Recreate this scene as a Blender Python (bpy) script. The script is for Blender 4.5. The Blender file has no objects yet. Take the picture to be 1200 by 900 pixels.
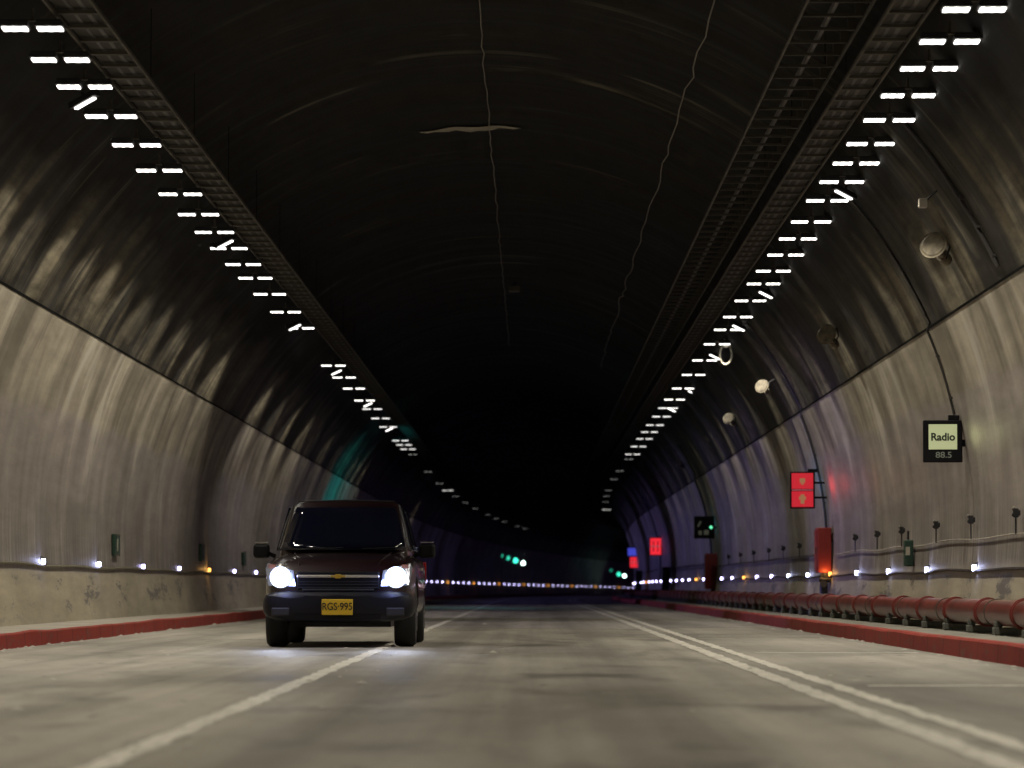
import bpy, bmesh, math, random
from mathutils import Vector, Matrix
random.seed(7)
PI = math.pi
R = math.radians
scene = bpy.context.scene
col = scene.collection

# ------------------------------------------------------------------ camera, world, exposure
CAMH = 0.68
cam_d = bpy.data.cameras.new('camera')
cam = bpy.data.objects.new('camera', cam_d)
col.objects.link(cam)
cam_d.sensor_width = 36
cam_d.lens = 135
cam_d.clip_end = 3000
cam.location = (0, 0, CAMH)
cam.rotation_euler = (R(90 + 3.02), 0, R(0.28))
cam_d.dof.use_dof = True
cam_d.dof.focus_distance = 47
cam_d.dof.aperture_fstop = 2.8
scene.camera = cam

world = bpy.data.worlds.new('World')
scene.world = world
world.use_nodes = True
world.node_tree.nodes['Background'].inputs[0].default_value = (0.02, 0.025, 0.045, 1)
world.node_tree.nodes['Background'].inputs[1].default_value = 0.05     # night outside the portals
scene.view_settings.view_transform = 'Standard'
scene.view_settings.look = 'None'
scene.view_settings.exposure = 0.0
scene.view_settings.gamma = 1
try:
    scene.cycles.use_light_tree = True
    scene.cycles.max_bounces = 4
    scene.cycles.sample_clamp_indirect = 4
except Exception:
    pass

LAMP = 4.5            # radiance of the near ceiling luminaires' lenses
LAMP_FAR = 1.8
SPOT_W = 290.0        # beam of each near twin luminaire
SPOT_COL = (1.0, 0.915, 0.765)

# ------------------------------------------------------------------ path and section of the bore
CX, CZ, RAD = -0.65, 1.5, 6.25
EDGE = {-1: 4.22, 1: 3.93}        # height of the top edge of the lower wall lining
def sx(d): return max(0.0, d - 165.0) ** 2 / 6000.0
def sz(d): return -(max(0.0, d - 100.0) ** 2) * 2.8e-6
def P(X, d, z): return Vector((X + sx(d), d, z + sz(d)))
def head(d): return -max(0.0, d - 165.0) / 3000.0      # rotation about z following the bend
def wallx(side, z, r=RAD): return CX + side * math.sqrt(max(0.0, r * r - (z - CZ) ** 2))

# ------------------------------------------------------------------ materials
def mat(name):
    m = bpy.data.materials.new(name); m.use_nodes = True
    return m, m.node_tree, m.node_tree.nodes['Principled BSDF']
def simple(name, c, rough=0.6, metal=0.0, var=0.0, scale=8.0, spec=0.5, coat=0.0, bump=0.0):
    m, nt, b = mat(name)
    b.inputs['Base Color'].default_value = (*c, 1)
    b.inputs['Roughness'].default_value = rough
    b.inputs['Metallic'].default_value = metal
    b.inputs['Specular IOR Level'].default_value = spec
    b.inputs['Coat Weight'].default_value = coat
    if var:
        N = nt.nodes; L = nt.links
        tc = N.new('ShaderNodeTexCoord'); no = N.new('ShaderNodeTexNoise')
        no.inputs['Scale'].default_value = scale; no.inputs['Detail'].default_value = 6
        L.new(tc.outputs['Object'], no.inputs['Vector'])
        r = N.new('ShaderNodeValToRGB')
        r.color_ramp.elements[0].position = 0.3; r.color_ramp.elements[1].position = 0.7
        r.color_ramp.elements[0].color = (*[x * (1 - var) for x in c], 1)
        r.color_ramp.elements[1].color = (*[min(1, x * (1 + var)) for x in c], 1)
        L.new(no.outputs['Fac'], r.inputs[0]); L.new(r.outputs[0], b.inputs['Base Color'])
        if bump:
            bp = N.new('ShaderNodeBump'); bp.inputs['Strength'].default_value = bump
            bp.inputs['Distance'].default_value = 0.01
            L.new(no.outputs['Fac'], bp.inputs['Height']); L.new(bp.outputs[0], b.inputs['Normal'])
    return m
def emit(name, c, s, base=(0.25, 0.25, 0.25), sample=False):
    m, nt, b = mat(name)
    if not sample:
        try: m.cycles.emission_sampling = 'NONE'
        except Exception: pass
    b.inputs['Base Color'].default_value = (*base, 1)
    b.inputs['Emission Color'].default_value = (*c, 1)
    b.inputs['Emission Strength'].default_value = s
    return m

class NT:
    """small helper for building node graphs"""
    def __init__(s, nt): s.nt = nt; s.N = nt.nodes; s.L = nt.links
    def link(s, a, b): s.L.new(a, b)
    def mapuv(s, su, sv, off=(0, 0, 0)):
        u = s.N.new('ShaderNodeUVMap'); u.uv_map = 'UVMap'
        m = s.N.new('ShaderNodeMapping'); m.inputs['Scale'].default_value = (su, sv, 1)
        m.inputs['Location'].default_value = off
        s.link(u.outputs[0], m.inputs[0]); return m.outputs[0]
    def noise(s, vec, scale=1.0, detail=4, rough=0.6, dist=0.0):
        n = s.N.new('ShaderNodeTexNoise'); n.inputs['Scale'].default_value = scale
        n.inputs['Detail'].default_value = detail; n.inputs['Roughness'].default_value = rough
        n.inputs['Distortion'].default_value = dist
        s.link(vec, n.inputs['Vector']); return n.outputs['Fac']
    def ramp(s, fac, stops, interp='LINEAR'):
        r = s.N.new('ShaderNodeValToRGB'); r.color_ramp.interpolation = interp
        e = r.color_ramp.elements
        while len(e) < len(stops): e.new(0.5)
        for i, (p, c) in enumerate(stops):
            e[i].position = p
            e[i].color = (c, c, c, 1) if not hasattr(c, '__len__') else (*c, 1)
        s.link(fac, r.inputs[0]); return r.outputs[0]
    def mix(s, fac, a, b, mode='MIX'):
        m = s.N.new('ShaderNodeMix'); m.data_type = 'RGBA'; m.blend_type = mode
        for sock, v in ((m.inputs[0], fac), (m.inputs[6], a), (m.inputs[7], b)):
            if hasattr(v, 'links') or hasattr(v, 'is_linked'): s.link(v, sock)
            elif hasattr(v, '__len__'): sock.default_value = (*v, 1)
            else: sock.default_value = v
        return m.outputs[2]
    def math(s, op, a, b=0.0, c=0.0):
        m = s.N.new('ShaderNodeMath'); m.operation = op
        for i, v in enumerate((a, b, c)):
            if hasattr(v, 'is_linked'): s.link(v, m.inputs[i])
            else: m.inputs[i].default_value = v
        return m.outputs[0]
    def uv(s):
        u = s.N.new('ShaderNodeUVMap'); u.uv_map = 'UVMap'
        x = s.N.new('ShaderNodeSeparateXYZ'); s.link(u.outputs[0], x.inputs[0])
        return x.outputs[0], x.outputs[1]
    def bump(s, h, strength, dist, bsdf):
        b = s.N.new('ShaderNodeBump'); b.inputs['Strength'].default_value = strength
        b.inputs['Distance'].default_value = dist
        s.link(h, b.inputs['Height']); s.link(b.outputs[0], bsdf.inputs['Normal'])

def lining_material(name, lower, seed):
    """stained shotcrete / panel lining; UV = (metres along the bore, height-like metres up the arc)"""
    m, nt, b = mat(name); g = NT(nt)
    o = (seed, seed * 0.37, 0)
    st1 = g.noise(g.mapuv(0.85 if lower else 1.5, 0.34 if lower else 0.24, o), 1.0, 3 if lower else 4, 0.55, 0.45)       # long streaks: drips below, lamp scallops painted on the upper lining
    st2 = g.noise(g.mapuv(0.55, 0.10, o), 1.0, 3, 0.5, 0.2)
    st3 = g.noise(g.mapuv(9.0, 0.5, o), 1.0, 4, 0.6)
    bl = g.noise(g.mapuv(0.13, 0.75, o), 1.0, 6, 0.62)
    fine = g.noise(g.mapuv(0.55, 3.6, o), 1.0, 8, 0.72)
    u, v = g.uv()
    if lower:
        up = g.mix(g.ramp(st1, [(0.36, 0.0), (0.64, 1.0)]), (0.19, 0.168, 0.128), (0.46, 0.415, 0.325))
        mid = g.mix(g.ramp(st1, [(0.3, 0.0), (0.7, 1.0)]), (0.225, 0.20, 0.178), (0.38, 0.342, 0.305))
        low = g.mix(g.ramp(bl, [(0.3, 0.0), (0.7, 1.0)]), (0.36, 0.32, 0.235), (0.47, 0.42, 0.315))
        h1 = g.math('ADD', v, g.math('MULTIPLY', st2, 0.5))
        c = g.mix(g.ramp(g.math('MULTIPLY', h1, 0.2), [(0.655, 0.0), (0.68, 1.0)]), mid, up)
        c = g.mix(g.ramp(g.math('MULTIPLY', v, 0.2), [(0.165, 0.0), (0.185, 1.0)]), low, c)
        c = g.mix(1.0, c, g.ramp(fine, [(0.25, 0.72), (0.75, 1.22)]), 'MULTIPLY')
        c = g.mix(1.0, c, g.ramp(bl, [(0.3, 0.82), (0.7, 1.10)]), 'MULTIPLY')
        # grime drips just above the cable line
        gr = g.math('MULTIPLY', g.ramp(st3, [(0.42, 0.0), (0.56, 1.0)]),
                    g.ramp(g.math('MULTIPLY', v, 0.2), [(0.17, 0.0), (0.195, 0.75), (0.28, 0.5), (0.40, 0.0)]))
        c = g.mix(gr, c, (0.13, 0.12, 0.105))
        # sparse white lime runs from the top edge
        lime = g.math('MULTIPLY', g.ramp(st1, [(0.6, 0.0), (0.68, 1.0)]),
                      g.ramp(g.math('MULTIPLY', v, 0.2), [(0.3, 0.0), (0.7, 0.8)]))
        c = g.mix(lime, c, (0.52, 0.49, 0.42))
        scr = g.math('MULTIPLY', g.ramp(g.noise(g.mapuv(0.30, 1.5, (4.4, 2, 0)), 1.0, 8, 0.8, 0.3), [(0.54, 0.0), (0.58, 1.0)]),
                     g.ramp(g.math('MULTIPLY', v, 0.2), [(0.02, 0.0), (0.08, 0.85), (0.15, 0.85), (0.17, 0.0)]))
        c = g.mix(scr, c, (0.15, 0.14, 0.14))
        jt = g.ramp(g.math('PINGPONG', g.math('ADD', u, 1.3), 6.0), [(0.0, 0.72), (0.04, 1.0)])
        c = g.mix(1.0, c, jt, 'MULTIPLY')
        rough = g.ramp(st2, [(0.3, 0.42), (0.7, 0.60)])
        b.inputs['Specular IOR Level'].default_value = 0.32
        bs = 0.15
    else:
        st4 = g.noise(g.mapuv(0.34, 0.13, (seed, 5, 0)), 1.0, 2, 0.5, 0.3)
        c = g.mix(g.ramp(st1, [(0.42, 0.0), (0.60, 1.0)]), (0.028, 0.025, 0.019), (0.125, 0.108, 0.074))
        c = g.mix(g.ramp(st2, [(0.44, 0.0), (0.54, 0.88)]), c, (0.018, 0.017, 0.015))
        c = g.mix(g.math('MULTIPLY', g.ramp(st4, [(0.50, 0.0), (0.58, 1.0)]), g.ramp(st1, [(0.40, 0.15), (0.58, 1.0)])), c, (0.21, 0.185, 0.13))  # paler streaks paint the lamps' scallops of light into the haunch colour
        c = g.mix(g.math('MULTIPLY', g.ramp(st3, [(0.5, 0.0), (0.72, 0.6)]), g.ramp(bl, [(0.42, 0.0), (0.58, 1.0)])), c, (0.19, 0.168, 0.12))
        # unlit dark of the crown between the lamp rows, painted into the colour
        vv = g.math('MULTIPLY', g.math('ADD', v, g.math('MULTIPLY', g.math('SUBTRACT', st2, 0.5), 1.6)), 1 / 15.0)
        shade_soot = g.ramp(vv, [(0.065, 0.0), (0.13, 1.0), (0.85, 1.0), (0.92, 0.0)])
        c = g.mix(shade_soot, c, g.mix(g.ramp(st1, [(0.4, 0.0), (0.62, 1.0)]), (0.006, 0.0058, 0.005), (0.020, 0.018, 0.014)))
        c = g.mix(1.0, c, g.ramp(fine, [(0.32, 0.35), (0.68, 1.45)]), 'MULTIPLY')
        # pale lime arcs where casting bays meet at the crown
        arc = g.math('MULTIPLY', g.ramp(g.noise(g.mapuv(1.4, 0.05, (seed, 9, 0)), 1.0, 4, 0.6), [(0.56, 0.0), (0.66, 1.0)]),
                     g.ramp(g.noise(g.mapuv(0.3, 0.35, o), 1.0, 3), [(0.5, 0.0), (0.6, 0.8)]))
        c = g.mix(arc, c, (0.13, 0.12, 0.09))
        rough = g.ramp(st1, [(0.3, 0.5), (0.7, 0.7)])
        g.link(g.ramp(shade_soot, [(0.0, 0.22), (1.0, 0.04)]), b.inputs['Specular IOR Level'])
        bs = 0.2
    g.link(c, b.inputs['Base Color']); g.link(rough, b.inputs['Roughness'])
    hgt = g.math('ADD', g.math('MULTIPLY', st1, 0.7), g.math('ADD', g.math('MULTIPLY', st2, 1.2), g.math('MULTIPLY', fine, 0.12)))
    g.bump(hgt, bs, 0.06, b)
    return m

def road_material():
    m, nt, b = mat('worn_concrete_road'); g = NT(nt)
    big = g.noise(g.mapuv(0.10, 0.40), 1.0, 6, 0.6, 0.3)
    mid = g.noise(g.mapuv(0.30, 0.9, (3, 1, 0)), 1.0, 7, 0.65, 0.4)
    lng = g.noise(g.mapuv(0.025, 2.4, (1, 8, 0)), 1.0, 5, 0.6)
    fine = g.noise(g.mapuv(9, 9), 1.0, 6, 0.7)
    spots = g.noise(g.mapuv(0.8, 2.8, (7, 3, 0)), 1.0, 8, 0.7)
    u, v = g.uv()
    c = g.mix(g.ramp(big, [(0.33, 0.0), (0.62, 1.0)]), (0.225, 0.208, 0.172), (0.41, 0.382, 0.322))
    c = g.mix(g.ramp(mid, [(0.53, 0.0), (0.66, 0.65)]), c, (0.115, 0.106, 0.088))
    c = g.mix(1.0, c, g.ramp(lng, [(0.35, 1.08), (0.62, 0.78)]), 'MULTIPLY')
    # darker wheel tracks along each lane
    tr = g.ramp(g.math('PINGPONG', g.math('ADD', v, 0.35), 0.85), [(0.0, 0.78), (0.45, 1.0)])
    c = g.mix(1.0, c, tr, 'MULTIPLY')
    c = g.mix(g.ramp(spots, [(0.62, 0.0), (0.68, 0.7)]), c, (0.05, 0.047, 0.042))
    c = g.mix(g.ramp(spots, [(0.30, 0.8), (0.37, 0.0)]), c, (0.42, 0.39, 0.33))
    jt = g.ramp(g.math('PINGPONG', g.math('ADD', u, 0.6), 2.25), [(0.0, 0.45), (0.014, 1.0)])
    c = g.mix(1.0, c, jt, 'MULTIPLY')
    c = g.mix(1.0, c, g.ramp(fine, [(0.2, 0.82), (0.8, 1.12)]), 'MULTIPLY')
    g.link(c, b.inputs['Base Color'])
    g.link(g.ramp(mid, [(0.35, 0.75), (0.7, 0.52)]), b.inputs['Roughness'])
    b.inputs['Specular IOR Level'].default_value = 0.4
    g.bump(g.math('ADD', g.math('MULTIPLY', fine, 0.5), mid), 0.25, 0.02, b)
    return m

def paint_material(name, c, under, cover=0.5, rough=0.5, su=3.0, sv=12.0, joints=0):
    m, nt, b = mat(name); g = NT(nt)
    n = g.noise(g.mapuv(su, sv), 1.0, 8, 0.72)
    n2 = g.noise(g.mapuv(0.8, 2.0), 1.0, 4)
    k = g.ramp(n, [(cover, 0.0), (cover + 0.08, 1.0)])
    cc = g.mix(g.ramp(n2, [(0.3, 0.0), (0.7, 1.0)]), tuple(x * 0.72 for x in c), c)
    cc = g.mix(k, cc, under)
    if joints:
        u, v = g.uv()
        cc = g.mix(1.0, cc, g.ramp(g.math('PINGPONG', g.math('ADD', u, 0.25), joints / 2), [(0.0, 0.3), (0.035, 1.0)]), 'MULTIPLY')
    g.link(cc, b.inputs['Base Color'])
    b.inputs['Roughness'].default_value = rough; b.inputs['Specular IOR Level'].default_value = 0.3
    return m

M = {}
M['lower'] = lining_material('painted_lower_lining', True, 3.0)
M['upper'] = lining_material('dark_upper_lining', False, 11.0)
M['road'] = road_material()
M['line'] = paint_material('worn_white_road_paint', (0.74, 0.71, 0.62), (0.24, 0.22, 0.185), 0.545, 0.6, 5.0, 14.0)
M['kerb_red'] = paint_material('worn_red_kerb_paint', (0.34, 0.036, 0.022), (0.20, 0.075, 0.05), 0.54, 0.75, 2.5, 7.0, joints=1.5)
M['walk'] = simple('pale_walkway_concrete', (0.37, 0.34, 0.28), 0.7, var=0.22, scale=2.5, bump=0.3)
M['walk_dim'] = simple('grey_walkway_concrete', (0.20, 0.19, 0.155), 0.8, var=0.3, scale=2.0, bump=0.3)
M['edge'] = simple('joint_gap_shadow', (0.008, 0.008, 0.007), 0.9, spec=0.05)
M['galv'] = simple('dull_galvanised_steel', (0.12, 0.108, 0.085), 0.55, 0.4, var=0.35, scale=3)
M['rust'] = simple('rusty_brown_steel', (0.066, 0.058, 0.044), 0.75, 0.0, var=0.5, scale=2)
M['rack'] = simple('sooty_steel_rack', (0.062, 0.056, 0.046), 0.7, 0.1, var=0.5, scale=2)
M['shade_soot'] = simple('sooty_steel', (0.008, 0.008, 0.008), 0.9, spec=0.1)
M['plate'] = simple('sooty_tray_plate', (0.036, 0.032, 0.025), 0.8, var=0.5, scale=1.5)
M['dark'] = simple('dark_painted_metal', (0.02, 0.02, 0.022), 0.45)
M['black'] = simple('black_plastic', (0.006, 0.006, 0.007), 0.5, spec=0.2)
M['greybox'] = simple('grey_lamp_housing', (0.03, 0.03, 0.034), 0.6, 0.2)
M['cable'] = simple('dark_cable_sheath', (0.035, 0.032, 0.03), 0.5)
M['palecable'] = simple('dusty_pale_cable', (0.42, 0.39, 0.32), 0.5, var=0.3, scale=4)
M['conduit'] = simple('dusty_olive_conduit', (0.17, 0.15, 0.10), 0.5, var=0.3)
M['wire'] = simple('dusty_grey_wire', (0.22, 0.205, 0.17), 0.6)
M['pipe_red'] = simple('glossy_red_pipe_paint', (0.145, 0.036, 0.026), 0.34, var=0.45, scale=1.7)
M['flange'] = simple('dark_red_flange_paint', (0.20, 0.030, 0.022), 0.5, var=0.2, scale=5)
M['block'] = simple('grey_green_concrete_block', (0.10, 0.105, 0.088), 0.8, var=0.25, scale=6, bump=0.3)
M['cab_red'] = simple('red_cabinet_paint', (0.30, 0.028, 0.020), 0.5, var=0.15, scale=3)
M['green'] = simple('dark_green_enamel', (0.02, 0.055, 0.035), 0.45, var=0.2, scale=8)
M['horn'] = simple('weathered_cream_horn', (0.19, 0.165, 0.115), 0.7, var=0.6, scale=9)
M['lens'] = emit('lit_led_panel', (1.0, 0.965, 0.90), LAMP)
M['lens_mid'] = emit('lit_led_panel_middle', (1.0, 0.96, 0.90), LAMP * 0.7)
M['lens_far'] = emit('lit_led_panel_far', (1.0, 0.97, 0.93), LAMP_FAR)
M['lens_dim'] = emit('dim_led_panel_far', (0.9, 0.92, 0.85), 0.6)
M['stud_white'] = emit('lit_white_marker_lens', (0.66, 0.72, 1.0), 16)
M['stud_far'] = emit('lit_violet_white_marker_lens', (0.60, 0.54, 1.0), 13)
M['stud_amber'] = emit('lit_amber_marker_lens', (1.0, 0.36, 0.06), 4.5)
M['green_lamp'] = emit('lit_green_signal_lens', (0.10, 0.9, 0.62), 14)
M['red_panel'] = emit('lit_red_signal_panel', (1.0, 0.03, 0.055), 0.50, (0.12, 0.01, 0.01), True)
M['red_far'] = emit('lit_red_signal_panel_far', (1.0, 0.03, 0.05), 0.9, (0.12, 0.01, 0.01), True)
M['blue_panel'] = emit('lit_blue_signal_panel', (0.10, 0.12, 1.0), 0.5, (0.02, 0.02, 0.2))
M['pic'] = emit('lit_pictogram', (0.9, 0.40, 0.18), 0.30, (0.1, 0.08, 0.05))
M['pink'] = emit('lit_divider', (1.0, 0.25, 0.30), 0.45, (0.1, 0.05, 0.05))
M['yellow_panel'] = emit('lit_pale_yellow_panel', (0.80, 0.86, 0.46), 0.40, (0.22, 0.24, 0.13), True)
M['olive_text'] = emit('dim_olive_digits', (0.6, 0.66, 0.5), 0.10, (0.1, 0.1, 0.08))
M['green_dot'] = emit('lit_green_dot', (0.15, 1.0, 0.5), 1.2)

# ------------------------------------------------------------------ mesh helpers
class MB:
    def __init__(s): s.v = []; s.f = []; s.mi = []; s.uv = {}; s.smooth = False
    def add(s, vs, fs, mi=0):
        o = len(s.v); s.v += [tuple(v) for v in vs]
        for f in fs: s.f.append(tuple(o + i for i in f)); s.mi.append(mi)
    def box(s, c, size, rz=0.0, rx=0.0, ry=0.0, mi=0, taper=1.0):
        hx, hy, hz = size[0] / 2, size[1] / 2, size[2] / 2
        mt = Matrix.Translation(c) @ Matrix.Rotation(rz, 4, 'Z') @ Matrix.Rotation(ry, 4, 'Y') @ Matrix.Rotation(rx, 4, 'X')
        vs = []
        for z in (-hz, hz):
            t = taper if z > 0 else 1
            for x, y in ((-hx, -hy), (hx, -hy), (hx, hy), (-hx, hy)):
                vs.append(mt @ Vector((x * t, y * t, z)))
        s.add(vs, [(3, 2, 1, 0), (4, 5, 6, 7), (0, 1, 5, 4), (1, 2, 6, 5), (2, 3, 7, 6), (3, 0, 4, 7)], mi); return s
    def tube(s, pts, r, n=8, mi=0, caps=True):
        pts = [Vector(p) for p in pts]
        rs = r if hasattr(r, '__len__') else [r] * len(pts)
        base = len(s.v); prev = None
        for i, p in enumerate(pts):
            t = (pts[min(i + 1, len(pts) - 1)] - pts[max(i - 1, 0)]).normalized()
            a = Vector((0, 0, 1)) if abs(t.z) < 0.9 else Vector((1, 0, 0))
            if prev is not None: a = prev
            x = (a - t * a.dot(t)).normalized(); y = t.cross(x); prev = x
            for k in range(n):
                q = 2 * PI * k / n
                s.v.append(tuple(p + (x * math.cos(q) + y * math.sin(q)) * rs[i]))
        for i in range(len(pts) - 1):
            for k in range(n):
                a0 = base + i * n + k; a1 = base + i * n + (k + 1) % n
                s.f.append((a0, a0 + n, a1 + n, a1)); s.mi.append(mi)
        if caps:
            s.f.append(tuple(base + k for k in range(n))); s.mi.append(mi)
            e = base + (len(pts) - 1) * n
            s.f.append(tuple(e + k for k in reversed(range(n)))); s.mi.append(mi)
        return s
    def build(s, name, mats, parent=None, smooth=False, bevel=0.0):
        me = bpy.data.meshes.new(name); me.from_pydata(s.v, [], s.f)
        if not isinstance(mats, (list, tuple)): mats = [mats]
        for m in mats: me.materials.append(m)
        me.polygons.foreach_set('material_index', s.mi)
        bm = bmesh.new(); bm.from_mesh(me)
        bmesh.ops.recalc_face_normals(bm, faces=bm.faces)
        if bevel:
            bmesh.ops.bevel(bm, geom=[e for e in bm.edges if len(e.link_faces) == 2 and e.calc_face_angle(0) > 0.5],
                            offset=bevel, segments=2, affect='EDGES', profile=0.5)
        bm.to_mesh(me); bm.free()
        if smooth:
            me.polygons.foreach_set('use_smooth', [True] * len(me.polygons))
            try: me.set_sharp_from_angle(angle=R(38))
            except Exception: pass
        me.update()
        o = bpy.data.objects.new(name, me); col.objects.link(o)
        if parent: o.parent = parent
        return o

def sweep(name, prof, ds, mats, mis=None, parent=None, closed=False, smooth=True, wob=None, flip=False):
    """prof: list of (X, z) or function d -> list; swept along the bore; UV = (d, arc length)"""
    me = bpy.data.meshes.new(name)
    n = len(prof(ds[0]) if callable(prof) else prof)
    vs = []; vv = []
    for d in ds:
        pr = prof(d) if callable(prof) else prof
        acc = 0; last = None
        for (X, z) in pr:
            if last: acc += math.hypot(X - last[0], z - last[1])
            last = (X, z); vv.append((d, acc))
            vs.append(tuple(P(X, d, z)))
    fs = []; mi = []
    m = n if closed else n - 1
    for i in range(len(ds) - 1):
        for k in range(m):
            a = i * n + k; b = i * n + (k + 1) % n
            f = (a, b, b + n, a + n)
            fs.append(f[::-1] if flip else f); mi.append(mis[k] if mis else 0)
    me.from_pydata(vs, [], fs)
    uvl = me.uv_layers.new(name='UVMap')
    for p in me.polygons:
        for li, vi in zip(p.loop_indices, p.vertices): uvl.data[li].uv = vv[vi]
    for q in (mats if isinstance(mats, (list, tuple)) else [mats]): me.materials.append(q)
    me.polygons.foreach_set('material_index', mi)
    if smooth:
        me.polygons.foreach_set('use_smooth', [True] * len(me.polygons))
        try: me.set_sharp_from_angle(angle=R(30))
        except Exception: pass
    me.update()
    o = bpy.data.objects.new(name, me); col.objects.link(o)
    if parent: o.parent = parent
    return o
def frange(a, b, s):
    out = []; x = a
    while x < b: out.append(x); x += s
    return out + [b]
def along(a=-25, b=700): return frange(a, 160, 3.0) + frange(166, b, 6.0)

def tag(o, label=None, cat=None, group=None, kind=None):
    if label: o['label'] = label
    if cat: o['category'] = cat
    if group: o['group'] = group
    if kind: o['kind'] = kind
    return o
def thing(name, label, cat, loc, rz=0.0, group=None):
    o = bpy.data.objects.new(name, None); col.objects.link(o)
    o.location = loc; o.rotation_euler = (0, 0, rz); o.empty_display_size = 0.2
    return tag(o, label, cat, group)
def copy_tree(o, parent=None):
    c = o.copy(); col.objects.link(c)
    if parent: c.parent = parent
    for ch in [x for x in col.objects if x.parent == o]: copy_tree(ch, c)
    return c
KIDS = {}
def dup(o, parent=None):
    c = o.copy(); col.objects.link(c)
    if parent: c.parent = parent
    ks = KIDS.get(o.name)
    if ks is None:
        ks = [x for x in o.children]; KIDS[o.name] = ks
    for ch in ks: dup(ch, c)
    return c
ORD = ['first', 'second', 'third', 'fourth', 'fifth', 'sixth', 'seventh', 'eighth', 'ninth', 'tenth', 'eleventh', 'twelfth',
       'thirteenth', 'fourteenth', 'fifteenth', 'sixteenth', 'seventeenth', 'eighteenth', 'nineteenth', 'twentieth',
       'twenty-first', 'twenty-second', 'twenty-third', 'twenty-fourth', 'twenty-fifth', 'twenty-sixth', 'twenty-seventh',
       'twenty-eighth', 'twenty-ninth', 'thirtieth', 'thirty-first', 'thirty-second', 'thirty-third', 'thirty-fourth']
def text(name, body, size, m, parent, loc, rot, sx_=1.0, depth=0.002, bold=0.012):
    c = bpy.data.curves.new(name, 'FONT'); c.body = body; c.size = size
    c.align_x = 'CENTER'; c.align_y = 'CENTER'; c.extrude = depth; c.offset = size * bold
    c.materials.append(m)
    tmp = bpy.data.objects.new('tmp', c); col.objects.link(tmp)
    me = bpy.data.meshes.new_from_object(tmp.evaluated_get(bpy.context.evaluated_depsgraph_get()))
    bpy.data.objects.remove(tmp)
    o = bpy.data.objects.new(name, me); col.objects.link(o); o.parent = parent
    o.location = loc; o.rotation_euler = rot; o.scale = (sx_, 1, 1)
    return o
def lamp_light(name, kind, parent, loc, color, power, size=0.05, **kw):
    l = bpy.data.lights.new(name, kind); l.energy = power; l.color = color
    l.shadow_soft_size = size
    for k, v in kw.items(): setattr(l, k, v)
    o = bpy.data.objects.new(name, l); col.objects.link(o); o.parent = parent; o.location = loc
    return o

# ------------------------------------------------------------------ the bore
tunnel = thing('tunnel', 'long curving road tunnel with pale stained lower walls and dark arched vault', 'tunnel', (0, 0, 0))
def rad(side, z0, z1, n, r0, extra=0.0):
    a0 = math.asin((z0 - CZ) / r0); a1 = math.asin((z1 - CZ) / r0)
    return [(CX + side * (r0 + extra) * math.cos(a0 + (a1 - a0) * i / n), CZ + (r0 + extra) * math.sin(a0 + (a1 - a0) * i / n)) for i in range(n + 1)]
def lower_prof(side):
    def f(d):
        e = EDGE[side] + 0.004 * math.sin(d * 0.5)
        pr = rad(side, 0.05, e, 22, RAD - 0.07)
        x, z = pr[-1]
        pr.append((x + side * 0.075, z + 0.015))
        return pr
    return f
for s, lab in ((-1, 'pale stained lower wall on the left, with white lime runs'), (1, 'pale stained lower wall on the right, behind the red pipe')):
    o = sweep('lower_wall', lower_prof(s), frange(-25, 160, 1.0) + frange(162, 700, 5), M['lower'], parent=tunnel, flip=(s > 0))
    o['label'] = lab
def vault_prof(d):
    aL = math.asin((EDGE[-1] - 0.25 - CZ) / RAD); aR = math.asin((EDGE[1] - 0.25 - CZ) / RAD)
    a0 = PI - aL; a1 = aR
    out = []
    for i in range(61):
        a = a0 + (a1 - a0) * i / 60
        r = RAD + 0.010 * math.sin(d * 1.1 + 3 * a) + 0.012 * math.sin(d * 0.47 + 5 * a)
        out.append((CX + r * math.cos(a), CZ + r * math.sin(a)))
    return out
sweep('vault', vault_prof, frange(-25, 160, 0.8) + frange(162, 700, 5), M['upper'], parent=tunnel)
for s in (-1, 1):      # dark strip for the gap shadow painted in where the two linings meet
    sweep('joint_shadow_line', lambda d, s=s: [(wallx(s, EDGE[s] - 0.002, RAD - 0.07) - s * 0.010, EDGE[s] - 0.002), (wallx(s, EDGE[s] + 0.022, RAD - 0.07) - s * 0.012, EDGE[s] + 0.022), (wallx(s, EDGE[s] + 0.05), EDGE[s] + 0.05)],
          frange(-25, 160, 2.0) + frange(166, 700, 6), M['edge'], parent=tunnel)

# road, walkways, kerbs
def flat(name, x0, x1, z, ds, m, kind='structure', nx=1):
    o = sweep(name, [(x0 + (x1 - x0) * i / nx, z) for i in range(nx + 1)], ds, m, smooth=False)
    if kind: o['kind'] = kind
    return o
flat('road', -5.75, 4.25, 0.0, along(), M['road'], nx=2)
KL, KR, KH = -5.68, 4.14, 0.18
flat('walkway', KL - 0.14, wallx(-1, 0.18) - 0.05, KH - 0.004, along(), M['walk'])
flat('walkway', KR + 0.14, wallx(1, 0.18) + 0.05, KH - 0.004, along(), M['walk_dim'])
def kerb(side, x):
    rnd = random.Random(5 + side)
    js = {}
    def prof(d):
        k = round(d, 2)
        if k not in js: js[k] = (rnd.uniform(-0.014, 0.014), rnd.uniform(-0.010, 0.010))
        a, b = js[k]
        return [(x + a, 0.0), (x + a * 0.9 + side * 0.012, KH - 0.02 + b), (x + a + side * 0.035, KH + b), (x + side * 0.15, KH + b * 0.5)]
    o = sweep('kerb', prof, frange(-25, 160, 1.5) + frange(166, 700, 6), [M['kerb_red'], M['walk']], [0, 0, 1 if side < 0 else 0])
    o['kind'] = 'structure'; return o
kerb(-1, KL); kerb(1, KR)
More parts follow.
